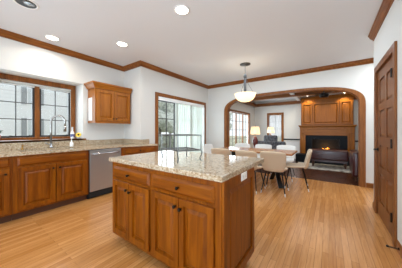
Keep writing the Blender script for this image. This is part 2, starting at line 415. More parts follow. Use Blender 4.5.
# ---------------------------------------------------------------- windows
# sink window
w1 = srt('window_1', (XR, .98, 1.06))
F = Fr((XR, 0, 0), (0, 1, 0), (1, 0, 0))
bm = B_(); fbox(bm, F, .40, .46, 1.06, 2.16, 0, .022); fbox(bm, F, 1.50, 1.585, 1.06, 2.16, 0, .022); fbox(bm, F, .46, 1.50, 2.07, 2.16, 0, .022); fbox(bm, F, .46, 1.50, 1.06, 1.10, 0, .022)
obj('window_casing', bm, M['trim_z'], w1, bevel=.004)
obj('mullion', fbox(B_(), F, 1.0-.06, 1.005, 1.1, 2.07, -.09, .012), M['trim_z'], w1)
for a, b in ((.46, .94), (1.005, 1.50)):
    f = B_(); fbox(f, F, a, a+.03, 1.1, 2.07, -.07, -.02); fbox(f, F, b-.03, b, 1.1, 2.07, -.07, -.02); fbox(f, F, a+.03, b-.03, 1.1, 1.13, -.07, -.02); fbox(f, F, a+.03, b-.03, 2.0, 2.07, -.07, -.02)
    s = obj('sash', f, M['sash_dark'], w1)
    g = B_(); m_ = (a+b)/2; fbox(g, F, m_-.007, m_+.007, 1.13, 2.0, -.055, -.035)
    for z in (1.42, 1.71): fbox(g, F, a+.03, b-.03, z-.007, z+.007, -.053, -.037)
    obj('muntin', g, M['sash_dark'], s)
    obj('pane', fbox(B_(), F, a+.03, b-.03, 1.13, 2.0, -.047, -.043), M['glass'], s)
    for y in (a+.14, b-.10):
        k = B_(); lathe(k, [(.016, 0), (.012, .014), (0, .016)], (XR+.022, y, 1.108), 10); tube(k, [(XR+.022, y, 1.12), (XR+.04, y+.02, 1.135), (XR+.05, y+.045, 1.13)], .005, 6)
        obj('crank_handle', k, M['black'], w1)
obj('roller_shade', lathe(fbox(B_(), F, .465, 1.495, 2.0, 2.07, 0.0, .006), [(.02, .47), (.02, 1.49)], (XR+.03, 0, 2.045), 12, 'y'), M['rollershade'], w1)
struct('window_1_sill', fbox(B_(), F, RY0+.002, RY1-.002, 1.031, 1.059, .0, .37), M['trim_y'], bevel=.004)
struct('window_1_apron', fbox(B_(), F, RY0-.03, RY1+.05, 1.031, 1.059, .343, .37), M['trim_y'], bevel=.004)

def simple_window(name, F, a0, a1, b0, b1, units, casing, bars=(1, 2), sash=M['trim_z'], cw=.075):
    w = srt(name, F.p((a0+a1)/2, b0, 0))
    bm = B_(); fbox(bm, F, a0-cw, a0, b0-cw, b1+cw, 0, .02); fbox(bm, F, a1, a1+cw, b0-cw, b1+cw, 0, .02); fbox(bm, F, a0, a1, b1, b1+cw, 0, .02); fbox(bm, F, a0, a1, b0-cw, b0, 0, .02)
    obj('window_casing', bm, casing, w)
    W_ = (a1-a0)/units
    for u in range(units):
        a, b = a0+u*W_, a0+(u+1)*W_
        f = B_(); fbox(f, F, a, a+.03, b0, b1, -.045, -.015); fbox(f, F, b-.03, b, b0, b1, -.045, -.015); fbox(f, F, a+.03, b-.03, b0, b0+.035, -.045, -.015); fbox(f, F, a+.03, b-.03, b1-.035, b1, -.045, -.015)
        s = obj('sash', f, sash, w)
        g = B_()
        for k in range(bars[0]): m_ = a+(b-a)*(k+1)/(bars[0]+1); fbox(g, F, m_-.008, m_+.008, b0+.03, b1-.03, -.04, -.024)
        for k in range(bars[1]): z = b0+(b1-b0)*(k+1)/(bars[1]+1); fbox(g, F, a+.03, b-.03, z-.008, z+.008, -.038, -.026)
        if bars[0]+bars[1]: obj('muntin', g, M['railgrey'], s)
        obj('pane', fbox(B_(), F, a+.03, b-.03, b0+.035, b1-.035, -.034, -.030), M['glass'], s)
    return w
simple_window('window_2', Fr((-2.91, 0, 0), (0, 1, 0), (1, 0, 0)), 5.84, 7.84, .56, 1.91, 3, M['trim_z'], (1, 3))
simple_window('window_3', Fr((0, 8.6, 0), (1, 0, 0), (0, -1, 0)), -2.26, -1.70, .63, 1.93, 1, M['trim_z'], (1, 3))
def cloth(bm, F, a0, a1, b0, b1, c, waves, amp, n=60):
    rows = []
    for b in (b0, b1):
        rows.append([bm.verts.new(F.p(a0+(a1-a0)*k/n, b, c+amp*math.sin(waves*2*PI*k/n))) for k in range(n+1)])
    for k in range(n): bm.faces.new((rows[0][k], rows[0][k+1], rows[1][k+1], rows[1][k]))
    return bm
def solid(o, t):
    s = o.modifiers.new('solid', 'SOLIDIFY'); s.thickness = t; s.offset = 0; return o
cur = None
cur = thing('lace_curtain', 'sheer pale lace curtain hanging in the far window left of the fireplace', 'curtain', (-1.98, 8.57, 1.9))
solid(obj('curtain_panel', cloth(B_(), Fr((0, 8.57, 0), (1, 0, 0), (0, -1, 0)), -2.24, -1.72, .66, 1.9, 0, 6, .012), M['lace'], cur, smooth=True), .002)
obj('curtain_rod', tube(B_(), [(-2.27, 8.575, 1.905), (-1.69, 8.575, 1.905)], .008, 8), M['brass'], cur)

# patio door
d2 = srt('door_1', (XD, 4.0, 0)); F = Fr((XD, 0, 0), (0, 1, 0), (1, 0, 0))
bm = B_(); fbox(bm, F, 2.895, 2.985, 0, 2.145, 0, .02); fbox(bm, F, 4.975, 5.065, 0, 2.145, 0, .02); fbox(bm, F, 2.985, 4.975, 2.055, 2.145, 0, .02)
obj('door_casing', bm, M['trim_z'], d2, bevel=.004)
bm = B_(); fbox(bm, F, 2.985, 3.0, 0, 2.055, -.12, 0); fbox(bm, F, 4.96, 4.975, 0, 2.055, -.12, 0); fbox(bm, F, 3.0, 4.96, 2.035, 2.055, -.12, 0); fbox(bm, F, 3.0, 4.96, 0, .02, -.12, 0)
obj('door_frame', bm, M['sash'], d2)
for a, b, c in ((3.0, 3.70, -.11), (3.66, 4.33, -.065), (4.30, 4.96, -.11)):
    f = B_(); fbox(f, F, a, a+.06, .02, 2.035, c, c+.04); fbox(f, F, b-.06, b, .02, 2.035, c, c+.04); fbox(f, F, a+.06, b-.06, .02, .2, c, c+.04); fbox(f, F, a+.06, b-.06, 1.955, 2.035, c, c+.04)
    s = obj('sliding_panel', f, M['sash_dark'] if a == 3.0 else M['sash'], d2)
    g = B_(); m_ = (a+b)/2
    fbox(g, F, m_-.009, m_+.009, .2, 1.955, c+.01, c+.03)
    for z in (.64, 1.08, 1.52): fbox(g, F, a+.06, b-.06, z-.009, z+.009, c+.011, c+.029)
    obj('muntin', g, M['sash_dark'] if a == 3.0 else M['sash'], s)
    obj('pane', fbox(B_(), F, a+.06, b-.06, .2, 1.955, c+.018, c+.022), M['glass'], s)
vb = thing('vertical_blind', 'white sheer vertical blinds drawn over the right of the patio door', 'blinds', (XD, 4.0, 2.03))
obj('headrail', fbox(B_(), F, 3.0, 4.96, 1.975, 2.052, -.045, .016), M['white'], vb)
NS = 15
for k in range(NS):
    y = 3.66+k*.088; b = B_(); ang = math.radians(72); ca, sa = math.cos(ang)*.047, math.sin(ang)*.047
    pts = [(XD-.015-ca, y-sa), (XD-.015+.008, y), (XD-.015+ca, y+sa)]
    lo = [b.verts.new((p[0], p[1], .05)) for p in pts]; hi = [b.verts.new((p[0], p[1], 1.975)) for p in pts]
    for i in range(2): b.faces.new((lo[i], lo[i+1], hi[i+1], hi[i]))
    solid(obj('blind_slat', b, M['blind'], vb), .002)
st = B_()
for k in range(5):
    y = 4.90+.012*k; box(st, XD-.04, XD+.04, y, y+.004, .05, 1.975)
obj('stacked_slats', st, M['white'], vb)

# right wall door
d3 = srt('door_2', (XW, 3.235, 0)); F = Fr((XW, 0, 0), (0, 1, 0), (-1, 0, 0))
bm = B_(); fbox(bm, F, DY0-.09, DY0-.005, 0, DZ+.09, 0, .022); fbox(bm, F, DY1+.005, DY1+.09, 0, DZ+.09, 0, .022); fbox(bm, F, DY0-.005, DY1+.005, DZ+.005, DZ+.09, 0, .022)
obj('door_casing', bm, M['door_wood'], d3, bevel=.005)
bm = B_(); fbox(bm, F, DY0-.018, DY0-.003, 0, DZ+.018, -.12, 0); fbox(bm, F, DY1+.003, DY1+.018, 0, DZ+.018, -.12, 0); fbox(bm, F, DY0-.003, DY1+.003, DZ+.003, DZ+.018, -.12, 0)
obj('door_jamb', bm, M['door_wood'], d3)
bm = B_(); fbox(bm, F, DY0, DY1, .008, DZ, -.045, -.022)   # core
rows = [(.22, .62), (.72, 1.02), (1.14, 1.50), (1.60, 1.94)]
cols = [(DY0+.11, DY0+.385), (DY0+.485, DY1-.11)]
fbox(bm, F, DY0, DY0+.11, .008, DZ, -.022, -.006); fbox(bm, F, DY1-.11, DY1, .008, DZ, -.022, -.006); fbox(bm, F, DY0+.385, DY0+.485, .008, DZ, -.022, -.006)
zz = [.008]+[v for r in rows for v in r]+[DZ]
for a, b in cols:
    for z0, z1 in zip(zz[::2], zz[1::2]): fbox(bm, F, a, b, z0, z1, -.022, -.006)
    for z0, z1 in rows: rings(bm, F, a+.012, b-.012, z0+.012, z1-.012, [(0, -.021), (.03, -.010), (.035, -.010)], -.0225)
dl = obj('door_leaf', bm, M['door_wood'], d3)
bm = B_(); lathe(bm, [(.026, 0), (.026, -.008), (.012, -.012), (.012, -.045), (0, -.045)], (XW, 3.605, .95), 16, 'x'); tube(bm, [(XW-.045, 3.605, .95), (XW-.05, 3.56, .95), (XW-.048, 3.49, .953)], [.009, .009, .006], 8)
obj('door_handle', bm, M['black'], dl, smooth=True)
for z in (.28, 1.08, 1.85):
    obj('hinge', tube(B_(), [(XW-.024, DY0-.006, z-.05), (XW-.024, DY0-.006, z+.05)], .012, 8), M['dkbronze'], d3)
bm = B_(); lathe(bm, [(.014, 0), (.014, -.006), (.006, -.01)], (XW-.014, 2.585, .055), 12, 'x')
hx = [(XW-.02-.07*i/60, 2.585+.008*math.cos(i*.9), .055+.008*math.sin(i*.9)) for i in range(61)]
tube(bm, hx, .0025, 5); lathe(bm, [(.011, -.088), (.012, -.1), (.006, -.108), (0, -.108)], (XW, 2.585, .055), 10, 'x')
tag(obj('door_stop', bm, M['black']), 'black spring door stop on the baseboard right of the panelled door', 'door stop')

# ---------------------------------------------------------------- kitchen base run
def knob(p, F, parent, r=.014):
    b = B_(); q = F.p(*p); n = 14
    prof = [(.006, 0), (.006, .014), (r, .018), (r*1.05, .026), (r*.6, .032), (0, .033)]
    R = []
    t1 = F.u; t2 = Vector((0, 0, 1))
    for rr, h in prof:
        c = q+F.n*h
        R.append([b.verts.new(c)] if rr == 0 else [b.verts.new(c+(t1*math.cos(2*PI*k/n)+t2*math.sin(2*PI*k/n))*rr) for k in range(n)])
    for A, D in zip(R, R[1:]):
        for k in range(n):
            k2 = (k+1) % n; b.faces.new([A[k], A[k2], D[0]] if len(D) == 1 else [A[k], A[k2], D[k2], D[k]])
    return obj('knob', b, M['dkbronze'], parent, smooth=True)
def cdoor(F, a0, a1, b0, b1, parent, m, kn=None, c=0, wide=.055):
    bm = B_(); st_ = [(i if i < .05 else i-.055+wide, h+c) for i, h in RAISED]
    rings(bm, F, a0, a1, b0, b1, st_, c)
    d = obj('door', bm, m, parent)
    if kn: knob((kn[0], kn[1], .023+c), F, d)
    return d
def cdrawer(F, a0, a1, b0, b1, parent, m, kn=None, name='drawer'):
    bm = B_(); rings(bm, F, a0, a1, b0, b1, SLAB, 0); d = obj(name, bm, m, parent)
    if kn: knob((kn[0], kn[1], .02), F, d)
    return d
XF = -3.44
F = Fr((XF, 0, 0), (0, 1, 0), (1, 0, 0))
def base(label, y0, y1, x_back=XS+.01):
    t = thing('base_cabinet', label, 'cabinet', ((XF+x_back)/2, (y0+y1)/2, 0))
    return t
def carcass(t, y0, y1, top=.88):
    bm = B_(); box(bm, XS+.01, XF, y0, y1, .105, top); obj('cabinet_body', bm, M['cab_z'], t)
    obj('toe_kick', bx(XS+.01, XF-.07, y0+.001, y1-.001, 0, .104), M['toe'], t)
t = base('wooden base cabinet left of the sink cabinet, cut by the photo edge', -.40, .515); carcass(t, -.40, .514)
cdrawer(F, -.37, .485, .74, .855, t, M['cab_y'], (.06, .8))
cdoor(F, -.37, .05, .135, .715, t, M['cab_z'], (.01, .655)); cdoor(F, .06, .485, .135, .715, t, M['cab_z'], (.445, .655))
t = base('wooden sink base cabinet with two raised panel doors under the window', .52, 1.44)
bm = B_(); box(bm, XF-.02, XF, .516, 1.444, .105, .88); box(bm, XS+.01, XF-.02, .516, .534, .105, .88); box(bm, XS+.01, XF-.02, 1.426, 1.444, .105, .88); box(bm, XS+.01, XF-.02, .534, 1.426, .105, .123)
obj('cabinet_body', bm, M['cab_z'], t); obj('toe_kick', bx(XS+.01, XF-.07, .517, 1.443, 0, .104), M['toe'], t)
cdrawer(F, .56, 1.41, .74, .855, t, M['cab_y'], name='false_drawer_front')
cdoor(F, .56, .975, .135, .715, t, M['cab_z'], (.94, .655)); cdoor(F, .985, 1.41, .135, .715, t, M['cab_z'], (1.02, .655))
# dishwasher
t = thing('dishwasher', 'stainless steel dishwasher between the sink cabinet and the corner cabinet', 'dishwasher', (-3.72, 1.755, 0))
obj('dishwasher_body', bx(XS+.06, XF-.012, 1.452, 2.052, .10, .872), M['blackmat'], t)
obj('dishwasher_door', bx(XF-.011, XF+.018, 1.462, 2.045, .135, .868), M['steel'], t, bevel=.006)
obj('toe_kick', bx(XS+.06, XF-.06, 1.455, 2.05, 0, .099), M['blackmat'], t)
obj('kick_panel', bx(XF-.04, XF-.01, 1.462, 2.045, .03, .133), M['blackmat'], t)
bm = B_(); tube(bm, [(XF+.018, 1.51, .80), (XF+.045, 1.53, .80), (XF+.058, 1.64, .80), (XF+.06, 1.755, .80), (XF+.058, 1.87, .80), (XF+.045, 1.98, .80), (XF+.018, 2.0, .80)], .011, 10)
obj('handle', bm, M['chrome'], t, smooth=True)
# angled end cabinet
P0, P1 = (XF, 2.10), (-3.15, 2.70)
t = thing('angled_base_cabinet', 'angled wooden base cabinet right of the dishwasher', 'cabinet', (-3.6, 2.35, 0))
poly = [(XS+.01, 2.06), (XF, 2.06), P0, P1, (XD+.005, 2.70), (XD+.005, YJ-.005), (XS+.01, YJ-.005)]
obj('cabinet_body', prism(B_(), poly, .105, .88), M['cab_z'], t)
obj('toe_kick', prism(B_(), [(XS+.02, 2.07), (XF-.07, 2.07), (XF-.07, 2.12), (-3.22, 2.69), (XD+.006, 2.69), (XD+.006, YJ-.006), (XS+.02, YJ-.006)], 0, .104), M['toe'], t)
u = (Vector(P1)-Vector(P0)); Lg = u.length; u.normalize(); F45 = Fr((P0[0], P0[1], 0), (u.x, u.y, 0), (u.y, -u.x, 0))
cdrawer(F45, .03, Lg-.03, .74, .855, t, M['cab_y'], (Lg/2, .8))
cdoor(F45, .03, Lg/2-.004, .135, .715, t, M['cab_z'], (Lg/2-.035, .655)); cdoor(F45, Lg/2+.004, Lg-.03, .135, .715, t, M['cab_z'], (Lg/2+.035, .655))
# counter with sink cut-out
bm = B_(); xf = XF+.03; SX0, SX1, SY0, SY1 = -3.90, -3.56, .62, 1.34
box(bm, XS+.002, xf, -.42, SY0, .882, .92); box(bm, XS+.002, SX0, SY0, SY1, .882, .92); box(bm, SX1, xf, SY0, SY1, .882, .92)
prism(bm, [(XS+.002, SY1), (xf, SY1), (xf, 2.08), (-3.12, 2.73), (XD+.002, 2.73), (XD+.002, YJ-.002), (XS+.002, YJ-.002)], .882, .92)
ct = thing('countertop', 'speckled granite countertop along the sink wall', 'countertop', (-3.72, 1.1, .882))
obj('slab', bm, M['granite'], ct)
bm = B_(); box(bm, XS+.002, XS+.022, -.42, RY1+.1, .9205, 1.03); box(bm, XS+.002, XS+.022, RY1+.1, YJ-.002, .9205, 1.02); box(bm, XS+.022, XD+.002, YJ-.022, YJ-.002, .9205, 1.02); box(bm, XD+.002, XD+.022, YJ-.022, 2.71, .9205, 1.02)
obj('backsplash', bm, M['granite'], ct)
sk = thing('sink', 'undermount stainless sink set in the granite counter', 'sink', (-3.73, .98, .70))
bm = B_(); z0, z1 = .70, .881
box(bm, SX0-.012, SX1+.012, SY0-.012, SY1+.012, z0, z0+.008)
for a in ((SX0-.012, SX0, SY0-.012, SY1+.012), (SX1, SX1+.012, SY0-.012, SY1+.012), (SX0, SX1, SY0-.012, SY0), (SX0, SX1, SY1, SY1+.012), (SX0, SX1, .99, 1.0)): box(bm, *a, z0+.008, z1)
obj('basin', bm, M['steel'], sk)
for y in (.80, 1.17): obj('drain', lathe(B_(), [(.045, z0+.008), (.045, z0+.013), (.03, z0+.011), (0, z0+.01)], (-3.73, y, 0), 16), M['chrome'], sk)
fc = thing('faucet', 'tall pull-down chrome gooseneck faucet behind the sink', 'faucet', (-3.95, 1.06, .92))
bx0, by0 = -3.95, 1.06; dx, dy = .55, .835
def fp(s, z): return (bx0+dx*s, by0+dy*s, z)
obj('base', lathe(B_(), [(.03, .9205), (.03, .935), (.02, .95), (.018, .99), (0, .99)], (bx0, by0, 0), 16), M['chrome'], fc, smooth=True)
pts = [fp(0, .96), fp(0, 1.2), fp(0, 1.38)]+[fp(.10-.10*math.cos(a), 1.38+.10*math.sin(a)) for a in [PI*k/10 for k in range(1, 10)]]+[fp(.2, 1.36), fp(.2, 1.30)]
obj('spout', tube(B_(), pts, .016, 10), M['nickel'], fc, smooth=True)
obj('spray_head', tube(B_(), [fp(.2, 1.31), fp(.2, 1.27), fp(.2, 1.20)], [.017, .021, .023], 12), M['nickel'], fc, smooth=True)
obj('lever', tube(B_(), [(bx0, by0-.01, .975), (bx0+.02, by0-.05, .99), (bx0+.03, by0-.09, 1.01)], [.008, .006, .005], 8), M['chrome'], fc, smooth=True)
sd = thing('soap_dispenser', 'small chrome soap pump left of the faucet behind the sink', 'soap dispenser', (-3.96, .70, .92))
obj('pump_body', lathe(B_(), [(.02, .9205), (.02, .93), (.01, .94), (.008, .985), (0, .985)], (-3.96, .70, 0), 14), M['brass'], sd, smooth=True)
obj('pump_spout', tube(B_(), [(-3.96, .70, .98), (-3.94, .705, .992), (-3.90, .71, .985)], .006, 8), M['brass'], sd)
sd = thing('dish_soap_bottle', 'slim white soap bottle with pump right of the faucet', 'bottle', (-3.93, 1.33, .92))
obj('bottle_body', lathe(B_(), [(.026, .9205), (.028, .935), (.028, .99), (.012, 1.01), (.01, 1.03), (0, 1.03)], (-3.93, 1.36, 0), 16), M['white'], sd, smooth=True)
obj('pump', tube(B_(), [(-3.93, 1.36, 1.03), (-3.93, 1.36, 1.10), (-3.90, 1.375, 1.105)], .006, 8), M['white'], sd)
bt = thing('glass_bottle', 'white bottle with narrow neck on the window sill by the sunflower', 'bottle', (-4.12, 1.44, 1.06))
obj('bottle_body', lathe(B_(), [(.032, 1.0605), (.034, 1.075), (.034, 1.17), (.014, 1.215), (.012, 1.27), (0, 1.27)], (-4.12, 1.44, 0), 16), M['ceramic'], bt, smooth=True)
obj('bottle_label', lathe(B_(), [(.0345, 1.09), (.0348, 1.10), (.0348, 1.14), (.0345, 1.15)], (-4.12, 1.44, 0), 16), M['blue'], bt)
obj('cap', lathe(B_(), [(.014, 1.27), (.014, 1.29), (0, 1.29)], (-4.12, 1.44, 0), 12), M['ceramic'], bt)
fl = thing('sunflower_pot', 'yellow sunflower in a small pot at the right end of the sill', 'flower', (-4.10, 1.535, 1.06))
obj('pot', lathe(B_(), [(.022, 1.0605), (.03, 1.10), (.026, 1.10), (.0, 1.095)], (-4.10, 1.535, 0), 14), M['ceramic'], fl, smooth=True)
bm = B_(); c = Vector((-4.065, 1.525, 1.135)); nn = Vector((.8, -.45, .4)).normalized(); a1 = nn.cross(Vector((0, 0, 1))).normalized(); a2 = a1.cross(nn)
for k in range(14):
    a = 2*PI*k/14; d = a1*math.cos(a)+a2*math.sin(a); e = d.cross(nn)
    v = [bm.verts.new(c+q) for q in (d*.012, d*.035+e*.011+nn*.003, d*.055, d*.035-e*.011+nn*.003)]; bm.faces.new(v)
solid(obj('petals', bm, M['petal'], fl), .002)
bm = B_(); bmesh.ops.create_uvsphere(bm, u_segments=12, v_segments=8, radius=.018); bmesh.ops.translate(bm, vec=c+nn*.004, verts=bm.verts); obj('flower_disc', bm, M['seed'], fl, smooth=True)
obj('stem', tube(B_(), [(-4.10, 1.535, 1.095), (-4.09, 1.53, 1.12), tuple(c-nn*.01)], .004, 6), M['leaf'], fl)
pp = thing('potted_plant', 'blue-green leafy plant at the left end of the window sill', 'plant', (-4.18, .44, 1.06))
obj('pot', lathe(B_(), [(.045, 1.0605), (.06, 1.15), (.054, 1.15), (0, 1.14)], (-4.18, .44, 0), 16), M['pot'], pp, smooth=True)
bm = B_()
for k in range(26):
    a = random.uniform(0, 2*PI); r = random.uniform(.04, .11); hgt = random.uniform(.04, .18); o = Vector((-4.18, .44, 1.145)); tip = o+Vector((r*math.cos(a), r*math.sin(a), hgt)); s = Vector((-math.sin(a), math.cos(a), 0))*.018
    mid = o.lerp(tip, .55)+Vector((0, 0, .02)); v = [bm.verts.new(q) for q in (o, mid+s, tip, mid-s)]; bm.faces.new(v)
solid(obj('leaves', bm, M['leaf'], pp), .0015)

# wall cabinet
UX, UY0, UY1, UZ0, UZ1 = -3.74, 1.69, 2.46, 1.395, 2.06
t = thing('wall_cabinet', 'wooden two-door wall cabinet right of the sink window', 'cabinet', (-3.9, 2.07, UZ0))
obj('cabinet_body', bx(XS+.002, UX, UY0, UY1, UZ0, UZ1), M['cab_lit_z'], t)
obj('cabinet_crown', sweep(B_(), [(XS+.002, UY0), (UX, UY0), (UX, UY1)], [(0, 0), (.02, 0), (.028, .02), (.06, .07), (.08, .085), (.08, .11), (0, .11)], UZ1, -1), M['cab_lit_x'], t)
obj('crown_top', bx(XS+.002, UX, UY0, UY1, UZ1, UZ1+.1), M['cab_lit_x'], t)
obj('light_rail', box(bx(UX-.02, UX+.004, UY0, UY1, UZ0-.025, UZ0), XS+.002, UX-.02, UY0, UY0+.02, UZ0-.025, UZ0), M['cab_lit_x'], t)
F = Fr((UX, 0, 0), (0, 1, 0), (1, 0, 0)); m_ = (UY0+UY1)/2
cdoor(F, UY0+.02, m_-.003, UZ0+.02, UZ1-.02, t, M['cab_lit_z'], (m_-.03, UZ0+.07)); cdoor(F, m_+.003, UY1-.02, UZ0+.02, UZ1-.02, t, M['cab_lit_z'], (m_+.03, UZ0+.07))
tag(obj('paper_list', bx(-4.02, -3.86, UY0-.006, UY0-.001, 1.42, 1.88), M['white']), 'tall white paper sheet on the side of the wall cabinet', 'paper')

# ---------------------------------------------------------------- island
IX0, IX1, IY0, IY1 = -1.97, -.595, 1.08, 1.69
t = thing('kitchen_island', 'wooden kitchen island on casters with a granite top', 'island', ((IX0+IX1)/2, (IY0+IY1)/2, 0))
obj('island_body', bx(IX0, IX1, IY0, IY1, .085, .88), M['cab_z'], t)
tp = obj('island_top', bx(-2.0, -.57, 1.045, 1.99, .882, .925), M['granite'], t, bevel=.008)
F = Fr((0, IY0, 0), (1, 0, 0), (0, -1, 0))
xm = -1.312
for a, b in ((IX0+.035, xm-.02), (xm+.02, IX1-.05)):
    m_ = (a+b)/2
    d_ = B_(); rings(d_, F, a, b, .715, .835, [(0, .006), (.022, .022), (.026, .022)], 0); d = obj('drawer', d_, M['cab_x'], t); knob((m_, .775, .022), F, d, .013)
    cdoor(F, a, m_-.003, .125, .69, t, M['cab_z'], (m_-.028, .625), wide=.05); cdoor(F, m_+.003, b, .125, .69, t, M['cab_z'], (m_+.028, .615), wide=.05)
for nm, F, a0, a1 in (('side_panel', Fr((IX1, 0, 0), (0, 1, 0), (1, 0, 0)), IY0+.005, IY1), ('side_panel', Fr((IX0, 0, 0), (0, 1, 0), (-1, 0, 0)), IY0+.005, IY1)):
    bm = B_(); steps = [(0, .010), (.002, .012)]
    fbox(bm, F, a0, a0+.085, .085, .88, 0, .018); fbox(bm, F, a1-.05, a1, .085, .88, 0, .018); fbox(bm, F, a0+.085, a1-.05, .80, .88, 0, .018); fbox(bm, F, a0+.085, a1-.05, .085, .15, 0, .018)
    rings(bm, F, a0+.095, a1-.06, .16, .79, [(0, .001), (.028, .012), (.032, .012)], 0)
    obj(nm, bm, M['cab_z'], t)
F = Fr((IX1, 0, 0), (0, 1, 0), (1, 0, 0))
bm = B_(); rings(bm, F, 1.375, 1.49, .815, .878, [(0, .020), (.004, .024)], .0181); ol = obj('outlet_plate', bm, M['white'], t)
for a in (1.405, 1.455):
    for dz in (-.007, .007): obj('socket_slot', fbox(B_(), F, a-.008, a+.004, .846+dz-.0015, .846+dz+.0015, (.024), .0245), M['blackmat'], ol)
for x in (IX0+.09, IX1-.09):
    for y in (IY0+.10, IY1-.08):
        bm = B_(); lathe(bm, [(.034, -.014), (.036, -.008), (.036, .008), (.034, .014)], (x, y, .036), 18, 'x'); fbox(bm, Fr((x, y, 0), (1, 0, 0), (0, 1, 0)), -.022, .022, .07, .085, -.03, .03)
        box(bm, x-.022, x-.017, y-.012, y+.012, .03, .075); box(bm, x+.017, x+.022, y-.012, y+.012, .03, .075)
        obj('caster', bm, M['nickel'], t)

# wire stand on the island
ws = thing('wire_stand', 'pewter wire rack on curved legs standing on the island top', 'rack', (-1.18, 1.40, .925))
bm = B_(); zt = 1.035
cs = [(-1.44, 1.32), (-1.14, 1.24), (-1.02, 1.44), (-1.30, 1.56)]
def loop(z, r): tube(bm, [(x, y, z) for x, y in cs], r, 6, True)
def seg(p, q, r=.003): tube(bm, [p, q], r, 6)
for i in range(4):
    p, q = cs[i], cs[(i+1) % 4]; seg((*p, zt), (*q, zt), .006); seg((*p, zt+.145), (*q, zt+.145), .0045)
for s in range(1, 7):
    f = s/7; a = [cs[0][k]+(cs[1][k]-cs[0][k])*f for k in (0, 1)]; b = [cs[3][k]+(cs[2][k]-cs[3][k])*f for k in (0, 1)]; seg((*a, zt), (*b, zt), .002)
obj('rack', bm, M['wire'], ws)
for x, y in cs:
    obj('post', tube(B_(), [(x, y, zt), (x, y, zt+.145)], .0045, 6), M['wire'], ws)
    dx_, dy_ = (x+1.22)*.05, (y-1.39)*.05; q = Vector((x+1.22, y-1.39, 0)).normalized()
    pts = [Vector((x, y, zt))+q*o+Vector((0, 0, -h)) for o, h in ((0, 0), (.012, .02), (.006, .045), (-.012, .072), (-.004, .096), (.006, .103))]
    obj('leg', tube(B_(), pts, .0055, 6), M['wire'], ws)

# ---------------------------------------------------------------- dining set
tb = thing('dining_table', 'long brown wood dining table with black crossed legs', 'table', (-1.4, 4.40, 0))
obj('tabletop', bx(-2.40, -.60, 3.98, 4.76, .71, .75), M['table'], tb, bevel=.006)
for cx in (-2.05, -1.0):
    for s in (-1, 1):
        obj('leg', beam(B_(), (cx+s*.18, 4.40-s*.32, .0), (cx-s*.18, 4.40+s*.32, .713), .09, .035), M['black'], tb)
obj('stretcher', beam(B_(), (-2.05, 4.40, .34), (-1.0, 4.40, .34), .05, .03), M['black'], tb)
def make_chair(label, m):
    t = thing('dining_chair', label, 'chair', (0, 0, 0), 'upholstered chairs around the dining table')
    def shell(name, rows):
        b = B_(); R = []
        for pts in rows: R.append([b.verts.new(p) for p in pts])
        for A, D in zip(R, R[1:]):
            for k in range(len(A)-1): b.faces.new((A[k], A[k+1], D[k+1], D[k]))
        o = obj(name, b, m, t, smooth=True, local=True); solid(o, .045); s = o.modifiers.new('sub', 'SUBSURF'); s.levels = 2; s.render_levels = 2; return o
    rows = []
    for v in range(6):
        f = v/5; z = .43+.40*f; w = (.19+.05*math.sin(min(1, f*1.3)*PI/2)); y0 = -.19-.09*f
        rows.append([(w*s, y0+.06*(abs(s)**2)*(1-.3*f), z-(.02*abs(s)**4 if v == 5 else 0)) for s in (-1, -.6, -.2, .2, .6, 1)])
    shell('backrest', rows)
    rows = []
    for v in range(6):
        f = v/5; y = -.20+.43*f; w = .20+.03*math.sin(f*PI)
        rows.append([(w*s, y, .45+.018*abs(s)**3+(.03*(1-f)**3)-(.015 if v == 5 else 0)) for s in (-1, -.6, -.2, .2, .6, 1)])
    shell('seat', rows)
    for sx in (-1, 1):
        for sy in (-1, 1):
            top = Vector((sx*.14, sy*.12+.01, .43)); bot = Vector((sx*.22, sy*.22, .0)); k = top.lerp(bot, .88)
            l = obj('leg', tube(B_(), [top, k], [.013, .009], 8), M['black'], t, local=True)
            obj('foot_cap', tube(B_(), [k, bot], [.0095, .007], 8), M['offwhite'], l, local=True)
    return t
ch = make_chair('cream upholstered dining chair seen from behind, nearest the table end', M['cream'])
ch.location = (-.88, 3.80, 0); ch.rotation_euler.z = .04
dup(ch, (-1.33, 3.68, 0), -.10, 'cream dining chair seen from behind, second along the near side of the table')
dup(ch, (-2.0, 3.78, 0), .05, 'cream dining chair on the near side, partly hidden behind the island top')
dup(ch, (-.57, 4.36, 0), PI/2+.12, 'cream dining chair at the head of the table, seen from its side')
c2 = make_chair('off-white dining chair across the table, nearest the fireplace', M['offwhite'])
c2.location = (-.93, 4.98, 0); c2.rotation_euler.z = PI
dup(c2, (-1.53, 4.98, 0), PI-.04, 'off-white dining chair across the table, below the red-brown lamps')
dup(c2, (-2.13, 4.98, 0), PI+.05, 'off-white dining chair across the table, beside the left arch post')
dup(c2, (-2.62, 4.38, 0), -PI/2, 'off-white dining chair at the far left end of the table by the patio door')

# pendant
px, py = -1.57, 3.97
t = thing('pendant_light', 'alabaster bowl pendant light on a pewter rod over the table', 'pendant light', (px, py, ZC))
obj('canopy', lathe(B_(), [(.12, ZC), (.12, ZC-.012), (.07, ZC-.03), (.02, ZC-.04), (0, ZC-.04)], (px, py, 0), 24), M['wire'], t, smooth=True)
obj('rod', lathe(B_(), [(.006, ZC-.04), (.006, 2.52), (.02, 2.50), (.038, 2.47), (.034, 2.43), (.016, 2.42), (.016, 2.40), (.028, 2.385), (.026, 2.2), (.032, 2.15), (.024, 2.10), (.022, 2.0), (0, 2.0)], (px, py, 0), 14), M['wire'], t, smooth=True)
for k in range(3):
    a = 2*PI*k/3+.4; obj('chain', tube(B_(), [(px+.02*math.cos(a), py+.02*math.sin(a), 2.47), (px+.06*math.cos(a), py+.06*math.sin(a), 2.3), (px+.20*math.cos(a), py+.20*math.sin(a), 2.05)], .004, 6), M['wire'], t)
